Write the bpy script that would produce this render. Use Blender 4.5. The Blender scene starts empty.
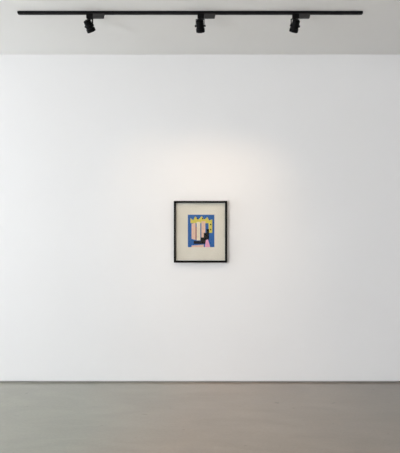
import bpy, bmesh, math, random
from mathutils import Vector, Matrix

S = bpy.context.scene
C = S.collection

# ------------------------------------------------------------------ camera
EYE = 1.688                      # eye height
DIST = 6.0                      # camera to wall (wall surface at y = 0)
cam_d = bpy.data.cameras.new('camera')
cam_d.sensor_fit = 'HORIZONTAL'
cam_d.sensor_width = 36.0
cam_d.lens = 554.0 / 400.0 * 36.0
cam_d.clip_start = 0.05
cam = bpy.data.objects.new('camera', cam_d)
cam.location = (0, -DIST, EYE)
cam.rotation_euler = (math.radians(90), 0, 0)
C.objects.link(cam)
S.camera = cam

# ------------------------------------------------------------------ world, daylight, exposure
WORLD = 0.15
W = bpy.data.worlds.new('world')
S.world = W
W.use_nodes = True
bg = W.node_tree.nodes['Background']
bg.inputs['Color'].default_value = (0.78, 0.88, 1.0, 1)
bg.inputs['Strength'].default_value = WORLD

S.view_settings.view_transform = 'Standard'
S.view_settings.look = 'None'
S.view_settings.gamma = 1.0
S.view_settings.use_curve_mapping = False
S.view_settings.exposure = 0.04

XL, XR = -5.2, 5.0              # side walls
YN = -9.5                       # wall behind the camera
H = 3.550                       # ceiling height
WIN_Z = (0.15, 3.3)             # sill and head of the windows in the left wall
WINDOWS = ((-2.1, -0.25), (-8.6, -6.6))   # y range of each window


def area(name, loc, rot, sx, sy, power, col):
    d = bpy.data.lights.new(name, 'AREA')
    d.shape = 'RECTANGLE'
    d.size, d.size_y = sx, sy
    d.energy = power
    d.color = col
    o = bpy.data.objects.new(name, d)
    o.location = loc
    o.rotation_euler = rot
    C.objects.link(o)
    return o


# daylight that comes in through the two tall windows of the left wall
DAY_POWER = (138.0, 565.0)
DAY_COL = ((0.885, 0.905, 0.99), (0.95, 0.958, 1.02))
for (_a, _b), _p, _c in zip(WINDOWS, DAY_POWER, DAY_COL):
    area('window_daylight', (XL - 0.22, (_a + _b) / 2, sum(WIN_Z) / 2),
         (0, math.radians(-90), 0), WIN_Z[1] - WIN_Z[0], _b - _a, _p, _c)
# added overhead fill light behind the camera, no fixture modelled
REAR_FILL = 6.0
REAR_FILL_COL = (1.0, 0.985, 0.96)
if REAR_FILL:
    area('rear_fill_light', (0.0, -7.6, H - 0.045), (0, 0, 0), 6.0, 1.6, REAR_FILL, REAR_FILL_COL)

SPOT_POWER = 18.0
SPOT_COL = (1.0, 0.76, 0.53)

# ------------------------------------------------------------------ materials


def mat(name, col, rough=0.5, metal=0.0, spec=0.5):
    m = bpy.data.materials.new(name)
    m.use_nodes = True
    b = m.node_tree.nodes['Principled BSDF']
    b.inputs['Base Color'].default_value = (*col, 1)
    b.inputs['Roughness'].default_value = rough
    b.inputs['Metallic'].default_value = metal
    b.inputs['Specular IOR Level'].default_value = spec
    return m


def textured(name, c0, c1, scale, rough=(0.5, 0.5), metal=0.0, spec=0.5, bump=0.0, detail=6.0,
             stretch=(1, 1, 1), bscale=None):
    """principled paint whose colour and roughness wander with a noise pattern"""
    m = mat(name, c0, rough[0], metal, spec)
    nt = m.node_tree
    N, L = nt.nodes, nt.links
    b = N['Principled BSDF']
    tc = N.new('ShaderNodeTexCoord')
    mp = N.new('ShaderNodeMapping')
    mp.inputs['Scale'].default_value = stretch
    L.new(tc.outputs['Object'], mp.inputs['Vector'])
    n = N.new('ShaderNodeTexNoise')
    n.inputs['Scale'].default_value = scale
    n.inputs['Detail'].default_value = detail
    L.new(mp.outputs['Vector'], n.inputs['Vector'])
    r = N.new('ShaderNodeValToRGB')
    r.color_ramp.elements[0].position = 0.32
    r.color_ramp.elements[1].position = 0.68
    r.color_ramp.elements[0].color = (*c0, 1)
    r.color_ramp.elements[1].color = (*c1, 1)
    L.new(n.outputs['Fac'], r.inputs['Fac'])
    L.new(r.outputs['Color'], b.inputs['Base Color'])
    mr = N.new('ShaderNodeMapRange')
    mr.inputs['To Min'].default_value = rough[0]
    mr.inputs['To Max'].default_value = rough[1]
    L.new(n.outputs['Fac'], mr.inputs['Value'])
    L.new(mr.outputs['Result'], b.inputs['Roughness'])
    if bump:
        n2 = N.new('ShaderNodeTexNoise')
        n2.inputs['Scale'].default_value = bscale or scale * 20
        n2.inputs['Detail'].default_value = 4
        L.new(tc.outputs['Object'], n2.inputs['Vector'])
        bp = N.new('ShaderNodeBump')
        bp.inputs['Strength'].default_value = bump
        bp.inputs['Distance'].default_value = 0.002
        L.new(n2.outputs['Fac'], bp.inputs['Height'])
        L.new(bp.outputs['Normal'], b.inputs['Normal'])
    return m


WALL = textured('white_wall_paint', (0.835, 0.83, 0.825), (0.855, 0.85, 0.845), 0.8, (0.7, 0.78), spec=0.25, bump=0.03, bscale=140)
CEIL = textured('white_ceiling_paint', (0.83, 0.822, 0.797), (0.85, 0.842, 0.817), 0.9, (0.8, 0.85), spec=0.2, bump=0.03, bscale=140)
RECESS = textured('grey_shadow_gap', (0.30, 0.29, 0.28), (0.36, 0.35, 0.34), 3.0, (0.5, 0.6))
ALU = textured('grey_window_metal', (0.30, 0.31, 0.32), (0.34, 0.35, 0.36), 4.0, (0.35, 0.45), metal=0.6)
BLACK = textured('black_powder_coat', (0.0025, 0.0025, 0.0028), (0.0045, 0.0045, 0.005), 30, (0.45, 0.52), spec=0.1)
DARKGREY = textured('dark_grey_plastic', (0.032, 0.031, 0.031), (0.042, 0.040, 0.040), 25, (0.5, 0.6), spec=0.3)
COPPER = mat('track_conductor', (0.03, 0.018, 0.012), 0.5, 1.0)
FRAMEW = textured('black_stained_wood', (0.003, 0.0027, 0.0024), (0.005, 0.0045, 0.004), 6, (0.5, 0.6), spec=0.1, stretch=(1, 1, 12))
PAPER = textured('cream_paper', (0.73, 0.665, 0.575), (0.77, 0.705, 0.62), 5.0, (0.85, 0.9), spec=0.1, bump=0.05, bscale=220)
CARD = textured('white_backing_board', (0.70, 0.69, 0.67), (0.74, 0.73, 0.71), 5.0, (0.85, 0.9), spec=0.1)


def concrete():
    m = mat('polished_concrete', (0.30, 0.285, 0.265), 0.3, 0, 0.7)
    nt = m.node_tree
    N, L = nt.nodes, nt.links
    b = N['Principled BSDF']
    tc = N.new('ShaderNodeTexCoord')

    def noise(scale, detail, stretch=(1, 1, 1), dist=0.0, off=(0, 0, 0)):
        mp = N.new('ShaderNodeMapping')
        mp.inputs['Scale'].default_value = stretch
        mp.inputs['Location'].default_value = off
        L.new(tc.outputs['Object'], mp.inputs['Vector'])
        n = N.new('ShaderNodeTexNoise')
        n.inputs['Scale'].default_value = scale
        n.inputs['Detail'].default_value = detail
        n.inputs['Distortion'].default_value = dist
        L.new(mp.outputs['Vector'], n.inputs['Vector'])
        return n

    def ramp(src, p0, c0, p1, c1):
        r = N.new('ShaderNodeValToRGB')
        r.color_ramp.elements[0].position = p0
        r.color_ramp.elements[1].position = p1
        r.color_ramp.elements[0].color = (*c0, 1)
        r.color_ramp.elements[1].color = (*c1, 1)
        L.new(src.outputs['Fac'], r.inputs['Fac'])
        return r

    def mix(kind, fac, a, bb):
        x = N.new('ShaderNodeMix')
        x.data_type = 'RGBA'
        x.blend_type = kind
        x.inputs['Factor'].default_value = fac
        L.new(a.outputs['Color'] if 'Color' in a.outputs else a.outputs[2], x.inputs[6])
        L.new(bb.outputs['Color'] if 'Color' in bb.outputs else bb.outputs[2], x.inputs[7])
        return x

    # three floor tones from left to right, meeting in soft wavering edges
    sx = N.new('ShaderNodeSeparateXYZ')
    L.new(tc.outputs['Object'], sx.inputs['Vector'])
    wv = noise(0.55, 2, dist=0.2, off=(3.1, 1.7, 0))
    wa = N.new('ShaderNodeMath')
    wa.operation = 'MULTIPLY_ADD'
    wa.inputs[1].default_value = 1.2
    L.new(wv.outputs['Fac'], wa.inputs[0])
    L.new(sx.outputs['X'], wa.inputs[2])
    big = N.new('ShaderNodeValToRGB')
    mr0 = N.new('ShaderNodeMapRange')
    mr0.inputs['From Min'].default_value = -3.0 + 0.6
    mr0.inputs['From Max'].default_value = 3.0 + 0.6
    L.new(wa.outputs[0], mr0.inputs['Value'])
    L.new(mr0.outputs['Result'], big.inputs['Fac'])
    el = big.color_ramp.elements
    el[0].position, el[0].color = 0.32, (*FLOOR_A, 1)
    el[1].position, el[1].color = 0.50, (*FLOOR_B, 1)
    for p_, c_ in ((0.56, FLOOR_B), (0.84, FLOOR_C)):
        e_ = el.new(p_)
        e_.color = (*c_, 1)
    mid = ramp(noise(2.2, 8, stretch=(0.6, 1.4, 1), dist=1.2), 0.3, (0.90, 0.90, 0.90), 0.7, (1.06, 1.06, 1.06))
    fine = ramp(noise(38, 6), 0.3, (0.94, 0.94, 0.94), 0.7, (1.04, 1.04, 1.04))
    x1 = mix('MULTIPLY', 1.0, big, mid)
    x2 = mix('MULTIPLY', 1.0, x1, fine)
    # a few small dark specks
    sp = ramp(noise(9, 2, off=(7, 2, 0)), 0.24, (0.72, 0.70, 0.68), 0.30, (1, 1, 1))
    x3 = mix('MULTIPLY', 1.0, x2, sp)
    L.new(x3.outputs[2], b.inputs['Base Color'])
    rn = noise(1.6, 6, stretch=(0.6, 1.3, 1), dist=0.8)
    mr = N.new('ShaderNodeMapRange')
    mr.inputs['To Min'].default_value = 0.32
    mr.inputs['To Max'].default_value = 0.40
    L.new(rn.outputs['Fac'], mr.inputs['Value'])
    L.new(mr.outputs['Result'], b.inputs['Roughness'])
    b.inputs['Coat Weight'].default_value = 0.6     # clear sealer
    b.inputs['Coat Roughness'].default_value = 0.17
    bn = noise(60, 4)
    bp = N.new('ShaderNodeBump')
    bp.inputs['Strength'].default_value = 0.04
    bp.inputs['Distance'].default_value = 0.002
    L.new(bn.outputs['Fac'], bp.inputs['Height'])
    L.new(bp.outputs['Normal'], b.inputs['Normal'])
    return m


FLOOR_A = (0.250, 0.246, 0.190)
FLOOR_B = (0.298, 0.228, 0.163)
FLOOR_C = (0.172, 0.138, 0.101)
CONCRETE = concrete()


def glass(name, f=0.05, tint=(0.98, 0.99, 0.985)):
    m = bpy.data.materials.new(name)
    m.use_nodes = True
    nt = m.node_tree
    N, L = nt.nodes, nt.links
    N.remove(N['Principled BSDF'])
    t = N.new('ShaderNodeBsdfTransparent')
    t.inputs['Color'].default_value = (*tint, 1)
    g = N.new('ShaderNodeBsdfGlossy')
    g.inputs['Roughness'].default_value = 0.02
    fr = N.new('ShaderNodeFresnel')
    fr.inputs['IOR'].default_value = 1.0 + f * 6
    ge = N.new('ShaderNodeNewGeometry')
    mu = N.new('ShaderNodeMath')            # reflect on the outer faces of the pane only
    mu.operation = 'MULTIPLY_ADD'
    mu.inputs[1].default_value = -1.0
    mu.inputs[2].default_value = 1.0
    L.new(ge.outputs['Backfacing'], mu.inputs[0])
    m2 = N.new('ShaderNodeMath')
    m2.operation = 'MULTIPLY'
    L.new(mu.outputs[0], m2.inputs[0])
    L.new(fr.outputs['Fac'], m2.inputs[1])
    mx = N.new('ShaderNodeMixShader')
    L.new(m2.outputs[0], mx.inputs['Fac'])
    L.new(t.outputs['BSDF'], mx.inputs[1])
    L.new(g.outputs['BSDF'], mx.inputs[2])
    L.new(mx.outputs['Shader'], N['Material Output'].inputs['Surface'])
    return m


GLAZING = glass('picture_glass', 0.05)
WINGLASS = glass('window_glass', 0.07)

LENS = bpy.data.materials.new('lit_lamp_lens')
LENS.use_nodes = True
_b = LENS.node_tree.nodes['Principled BSDF']
_b.inputs['Base Color'].default_value = (0.9, 0.85, 0.75, 1)
_b.inputs['Emission Color'].default_value = (*SPOT_COL, 1)
_b.inputs['Emission Strength'].default_value = 6.0

# ------------------------------------------------------------------ mesh helpers


def add_box(bm, lo, hi, bevel=0.0, seg=2, mi=0):
    g = bmesh.ops.create_cube(bm, size=1.0)
    vs = g['verts']
    for v in vs:
        v.co = Vector([lo[i] + (v.co[i] + 0.5) * (hi[i] - lo[i]) for i in range(3)])
    fs = {f for v in vs for f in v.link_faces}
    for f in fs:
        f.material_index = mi
    if bevel:
        es = list({e for v in vs for e in v.link_edges})
        bmesh.ops.bevel(bm, geom=es, offset=bevel, segments=seg, affect='EDGES', profile=0.5)
    return vs


def add_lathe(bm, prof, n=40, M=None, cap=True):
    """revolve (radius, z) profile about z, then transform by M"""
    rings = []
    for r, z in prof:
        rings.append([bm.verts.new((r * math.cos(2 * math.pi * k / n), r * math.sin(2 * math.pi * k / n), z)) for k in range(n)])
    for a, b in zip(rings, rings[1:]):
        for k in range(n):
            bm.faces.new((a[k], a[(k + 1) % n], b[(k + 1) % n], b[k]))
    if cap:
        bm.faces.new(list(reversed(rings[0])))
        bm.faces.new(rings[-1])
    vs = [v for r in rings for v in r]
    if M is not None:
        bmesh.ops.transform(bm, matrix=M, verts=vs)
    return vs


def add_extrude(bm, poly, axis_lo, axis_hi, mapf, mi=0):
    """prism: 2-D polygon swept from axis_lo to axis_hi; mapf(u, v, t) -> xyz"""
    a = [bm.verts.new(mapf(u, v, axis_lo)) for u, v in poly]
    b = [bm.verts.new(mapf(u, v, axis_hi)) for u, v in poly]
    n = len(poly)
    fs = [bm.faces.new(a), bm.faces.new(list(reversed(b)))]
    for k in range(n):
        fs.append(bm.faces.new((a[k], b[k], b[(k + 1) % n], a[(k + 1) % n])))
    for f in fs:
        f.material_index = mi
    return a + b


def obj(name, bm, mats, parent=None, smooth=False):
    bmesh.ops.recalc_face_normals(bm, faces=bm.faces[:])
    me = bpy.data.meshes.new(name)
    bm.to_mesh(me)
    bm.free()
    for m in (mats if isinstance(mats, (list, tuple)) else [mats]):
        me.materials.append(m)
    if smooth:
        for p in me.polygons:
            p.use_smooth = True
        try:
            me.set_sharp_from_angle(angle=math.radians(35))
        except Exception:
            pass
    o = bpy.data.objects.new(name, me)
    C.objects.link(o)
    if parent:
        o.parent = parent
    return o


def boxes(*specs):
    bm = bmesh.new()
    for lo, hi, *r in specs:
        add_box(bm, lo, hi, *(r or [0.0]))
    return bm


def struct(name, bm, m, parent=None, smooth=False):
    o = obj(name, bm, m, parent, smooth)
    o['kind'] = 'structure'
    return o


def thing(name, label, cat, loc=(0, 0, 0), group=None):
    o = bpy.data.objects.new(name, None)
    o.empty_display_size = 0.1
    C.objects.link(o)
    o.location = loc
    o['label'] = label
    o['category'] = cat
    if group:
        o['group'] = group
    return o


# ------------------------------------------------------------------ room shell
T = 0.2
GAP = 0.016                     # shadow gap at the foot of the picture wall
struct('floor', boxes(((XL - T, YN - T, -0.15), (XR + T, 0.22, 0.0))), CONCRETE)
struct('ceiling', boxes(((XL - T, YN - T, H), (XR + T, 0.22, H + 0.15))), CEIL)
struct('wall_back', boxes(((XL - T, 0.0, GAP), (XR + T, 0.22, H))), WALL)
struct('baseboard_back', boxes(((XL, 0.012, 0.0), (XR, 0.2, GAP))), RECESS)
struct('wall_right', boxes(((XR, YN, 0.0), (XR + T, 0.0, H))), WALL)
struct('wall_front', boxes(((XL - T, YN - T, 0.0), (XR + T, YN, H))), WALL)
z0, z1 = WIN_Z
bm = boxes(((XL - T, YN, 0), (XL, 0, z0)), ((XL - T, YN, z1), (XL, 0, H)))
edges = [YN] + sorted(v for w in WINDOWS for v in w) + [0.0]
for k in range(0, len(edges), 2):
    add_box(bm, (XL - T, edges[k], z0), (XL, edges[k + 1], z1))
struct('wall_left', bm, WALL)
# windows in the left wall: metal frame, mullion, pane
fw = 0.05
for n, (y0, y1) in enumerate(WINDOWS):
    bm = bmesh.new()
    for lo, hi in (((XL - 0.13, y0, z0), (XL - 0.05, y0 + fw, z1)), ((XL - 0.13, y1 - fw, z0), (XL - 0.05, y1, z1)),
                   ((XL - 0.13, y0 + fw, z0), (XL - 0.05, y1 - fw, z0 + fw)),
                   ((XL - 0.13, y0 + fw, z1 - fw), (XL - 0.05, y1 - fw, z1))):
        add_box(bm, lo, hi, 0.004)
    yy = (y0 + y1) / 2
    add_box(bm, (XL - 0.12, yy - 0.02, z0 + fw), (XL - 0.06, yy + 0.02, z1 - fw), 0.003)
    win = struct('window_%d' % (n + 1), bm, ALU)
    struct('window_glass', boxes(((XL - 0.093, y0 + fw, z0 + fw), (XL - 0.087, y1 - fw, z1 - fw))), WINGLASS, win)

# ------------------------------------------------------------------ lighting track on the ceiling
TY = -1.217                     # front face of the rail
TX0, TX1 = -1.578, 1.408
RW, RH = 0.036, 0.0215
ZB = H - RH                     # underside of the rail
YC = TY + RW / 2

track = thing('lighting_track', 'long black lighting track fixed to the white ceiling', 'light track', ((TX0 + TX1) / 2, YC, H))
# U-shaped rail section (y, z), slot open downwards
w, t = RW / 2, 0.003
prof = [(-w, 0), (w, 0), (w, -RH), (0.009, -RH), (0.009, -RH + t), (w - t, -RH + t), (w - t, -t), (-w + t, -t),
        (-w + t, -RH + t), (-0.009, -RH + t), (-0.009, -RH), (-w, -RH)]
hl = (TX1 - TX0) / 2
bm = bmesh.new()
add_extrude(bm, prof, -hl + 0.012, hl - 0.012, lambda u, v, s: (s, u, v))
# solid core under the top web
add_box(bm, (-hl + 0.02, -w + t, -0.008), (hl - 0.02, w - t, -t))
rail = obj('rail', bm, BLACK, track)
bm = bmesh.new()
for s in (-1, 1):
    add_box(bm, (-hl + 0.02, s * 0.012 - 0.001, -0.0165), (hl - 0.02, s * 0.012 + 0.001, -0.0125))
obj('conductor', bm, COPPER, rail)
for s in (-1, 1):
    bm = bmesh.new()
    x0, x1 = sorted((s * (hl - 0.012), s * hl))
    add_box(bm, (x0, -w, -RH), (x1, w, 0), 0.002)
    obj('end_cap', bm, BLACK, track)

# ------------------------------------------------------------------ track spotlights
PZ = 3.4255                      # height of the tilt pivot
R_BACK, R_FRONT = 0.0325, 0.0385
ADH = 0.039                     # how far the adapter hangs below the rail


def spotlight(px, aim, label):
    root = thing('track_spotlight', label, 'spotlight', (px, YC, ZB), 'spotlights on the ceiling track')
    pz = PZ - ZB                # pivot in root space (negative)
    # adapter: a block over the stem and a longer, shallower driver box beside it
    bm = bmesh.new()
    add_box(bm, (-0.024, -0.017, -ADH), (0.034, 0.017, -0.0005), 0.003)
    ad = obj('adapter', bm, BLACK, root)
    bm = bmesh.new()
    add_extrude(bm, [(0.0345, -0.0005), (0.132, -0.0005), (0.125, -ADH + 0.003), (0.0345, -ADH + 0.003)], -0.016, 0.016,
                lambda u, v, s: (u, s, v))
    bmesh.ops.bevel(bm, geom=bm.edges[:], offset=0.002, segments=2, affect='EDGES')
    obj('driver_box', bm, DARKGREY, root)
    # contact stub reaching up into the slot of the rail
    bm = bmesh.new()
    add_box(bm, (-0.015, -0.007, -0.0005), (0.09, 0.007, 0.012))
    obj('contact', bm, DARKGREY, ad)
    # pan and tilt
    d = Vector(aim) - Vector((px, YC, PZ))
    pan = math.atan2(-d.x, d.y)
    tilt = math.atan2(-d.z, math.hypot(d.x, d.y))   # downwards
    P = Matrix.Translation((0, 0, pz)) @ Matrix.Rotation(pan, 4, 'Z')
    # yoke: stem, bridge and two arms
    bm = bmesh.new()
    ZT = -pz - ADH            # underside of adapter above the pivot
    add_lathe(bm, [(0.008, ZT - 0.008), (0.008, ZT + 0.001)], 20)
    ya = R_BACK + 0.0045
    for s in (-1, 1):
        add_box(bm, (s * ya - 0.0018, -0.008, -0.008), (s * ya + 0.0018, 0.008, ZT - 0.006), 0.001)
    add_box(bm, (-ya - 0.0018, -0.008, ZT - 0.010), (ya + 0.0018, 0.008, ZT - 0.006), 0.001)
    bmesh.ops.transform(bm, matrix=P, verts=bm.verts[:])
    obj('yoke', bm, BLACK, root)
    for s in (-1, 1):
        bm = bmesh.new()
        add_lathe(bm, [(0.004, -0.006), (0.004, 0.0), (0.0085, 0.0), (0.009, 0.0015), (0.009, 0.0068), (0.007, 0.008)], 20)
        bmesh.ops.transform(bm, matrix=P @ Matrix.Translation((s * (ya + 0.0018), 0, 0)) @ Matrix.Rotation(s * math.pi / 2, 4, 'Y'),
                            verts=bm.verts[:])
        obj('knob', bm, BLACK, root, True)
    # lamp head, built along +z = beam, then turned: z -> forward and down
    Hd = P @ Matrix.Rotation(-tilt, 4, 'X') @ Matrix.Rotation(-math.pi / 2, 4, 'X')
    bm = bmesh.new()
    pr = [(0.018, -0.051), (0.027, -0.050), (0.031, -0.046)]
    z = -0.044
    for k in range(4):          # cooling fins on the back
        pr += [(R_BACK, z), (R_BACK, z + 0.005), (0.028, z + 0.0055), (0.028, z + 0.0085)]
        z += 0.009
    pr += [(R_BACK, z), (R_BACK + 0.001, z + 0.002), (R_BACK + 0.001, 0.016), (R_BACK - 0.002, 0.017), (R_BACK - 0.002, 0.021)]
    add_lathe(bm, pr, 40)
    bmesh.ops.transform(bm, matrix=Hd, verts=bm.verts[:])
    head = obj('lamp_body', bm, BLACK, root, True)
    bm = bmesh.new()            # flared snoot, open to the front
    add_lathe(bm, [(0.024, 0.0205), (R_FRONT - 0.002, 0.0205), (R_FRONT, 0.023), (R_FRONT, 0.049), (R_FRONT - 0.001, 0.050),
                   (R_FRONT - 0.003, 0.050), (R_FRONT - 0.003, 0.024), (0.024, 0.0235)], 40, cap=False)
    bmesh.ops.transform(bm, matrix=Hd, verts=bm.verts[:])
    obj('snoot', bm, BLACK, root, True)
    bm = bmesh.new()
    add_lathe(bm, [(0.028, 0.0215), (0.028, 0.0255), (0.020, 0.029), (0.008, 0.0305)], 32)
    bmesh.ops.transform(bm, matrix=Hd, verts=bm.verts[:])
    obj('lens', bm, LENS, head, True)
    # the light it gives
    ld = bpy.data.lights.new('spotlight_beam', 'SPOT')
    ld.energy = SPOT_POWER
    ld.color = SPOT_COL
    ld.spot_size = math.radians(SPOT_ANGLE)
    ld.spot_blend = 1.0
    ld.shadow_soft_size = 0.024
    lo = bpy.data.objects.new('spotlight_beam', ld)
    C.objects.link(lo)
    lo.parent = root
    lo.matrix_local = Hd @ Matrix.Translation((0, 0, 0.056)) @ Matrix.Rotation(math.pi, 4, 'X')
    return root


SPOT_ANGLE = 58
spotlight(-0.960, (-0.25, 0, 1.65), 'leftmost black spotlight on the track, tilted down to the right')
spotlight(0.002, (0.12, 0, 1.78), 'middle black spotlight on the track, hanging straight down above the picture')
spotlight(0.823, (0.42, 0, 1.60), 'rightmost black spotlight on the track, nearly upright and leaning slightly left')

# ------------------------------------------------------------------ the framed print
FX, FZ = 0.005, 1.631
FWID, FHEI, FDEP, MW = 0.574, 0.664, 0.042, 0.0205
pic = thing('framed_picture', 'small black framed colour print hanging alone on the white wall', 'picture', (FX, 0.0, FZ))
a, b = FWID / 2, FHEI / 2
bm = bmesh.new()
outer = [(-a, -b), (a, -b), (a, b), (-a, b)]
inner = [(-a + MW, -b + MW), (a - MW, -b + MW), (a - MW, b - MW), (-a + MW, b - MW)]
ch = 0.002
sect = []                       # mitred moulding: section loops from back outer edge round to back inner edge
for (k, yy) in ((0.0, -0.001), (0.0, -FDEP + ch), (ch, -FDEP), (MW - ch, -FDEP), (MW, -FDEP + ch), (MW, -0.001)):
    sect.append([bm.verts.new((sx * (a - k), yy, sz * (b - k))) for sx, sz in ((-1, -1), (1, -1), (1, 1), (-1, 1))])
for i in range(len(sect)):
    p, q = sect[i], sect[(i + 1) % len(sect)]
    for k in range(4):
        bm.faces.new((p[k], p[(k + 1) % 4], q[(k + 1) % 4], q[k]))
obj('frame', bm, FRAMEW, pic)
obj('backing_board', boxes(((-a + MW, -0.010, -b + MW), (a - MW, -0.004, b - MW))), CARD, pic)

# cream sheet floated on the board
SA, SB = a - MW - 0.004, b - MW - 0.004
sheet = obj('paper_sheet', boxes(((-SA, -0.0155, -SB), (SA, -0.0135, SB))), PAPER, pic)

# the printed field: a plain abstract of coloured paper shapes on blue
PW, PH = 0.287, 0.350
PX, PZc = 0.007, 0.009
COLS = {
    'blue': (0.030, 0.118, 0.36), 'yellow': (0.66, 0.55, 0.10), 'peach': (0.76, 0.50, 0.38), 'black': (0.009, 0.007, 0.007),
    'pink': (0.80, 0.36, 0.52), 'red': (0.34, 0.035, 0.03), 'cream': (0.80, 0.68, 0.52),
}
order = list(COLS)
inks = [textured('ink_' + k, tuple(c * 0.94 for c in v), tuple(min(1, c * 1.06) for c in v), 40, (0.6, 0.7), spec=0.1) for k, v in COLS.items()]
bm = bmesh.new()


def cut(poly, ink, layer):
    add_extrude(bm, poly, -0.0155, -0.0160 - 0.0003 * layer,
                lambda u, v, s: (PX + (u - 0.5) * PW, s, PZc + (v - 0.5) * PH), order.index(ink))


cut([(0, 0), (1, 0), (1, 1), (0, 1)], 'blue', 0)
# row of yellow pennants over a yellow band
pen = [(0.10, 0.74), (0.10, 0.90), (0.20, 0.83), (0.28, 0.95), (0.40, 0.85), (0.52, 0.96), (0.62, 0.85), (0.74, 0.93), (0.80, 0.82),
       (0.92, 0.86), (0.92, 0.44), (0.78, 0.44), (0.78, 0.74)]
cut(pen, 'yellow', 1)
# three upright peach and cream bars
cut([(0.14, 0.26), (0.29, 0.22), (0.29, 0.76), (0.14, 0.72)], 'peach', 2)
cut([(0.33, 0.21), (0.47, 0.21), (0.47, 0.78), (0.33, 0.78)], 'cream', 2)
cut([(0.51, 0.24), (0.66, 0.28), (0.66, 0.80), (0.51, 0.80)], 'peach', 2)
# black steps rising to the right
cut([(0.22, 0.10), (0.70, 0.10), (0.70, 0.22), (0.80, 0.22), (0.80, 0.56), (0.70, 0.56), (0.70, 0.44), (0.60, 0.44), (0.60, 0.30),
     (0.48, 0.30), (0.48, 0.19), (0.22, 0.19)], 'black', 3)
# pink wedge, peach foot, thin red stripe
cut([(0.64, 0.0), (0.84, 0.0), (0.76, 0.24), (0.68, 0.22)], 'pink', 4)
cut([(0.14, 0.0), (0.60, 0.0), (0.60, 0.08), (0.14, 0.05)], 'peach', 4)
cut([(0.295, 0.24), (0.325, 0.24), (0.325, 0.62), (0.295, 0.62)], 'red', 4)
for (u, v) in ((0.36, 0.88), (0.56, 0.88), (0.86, 0.70), (0.86, 0.54)):     # small black diamonds
    cut([(u - 0.03, v), (u, v - 0.03), (u + 0.03, v), (u, v + 0.03)], 'black', 3)
obj('printed_image', bm, inks, sheet)
# glazing
obj('glazing', boxes(((-a + MW + 0.0005, -0.034, -b + MW + 0.0005), (a - MW - 0.0005, -0.032, b - MW - 0.0005))), GLAZING, pic)
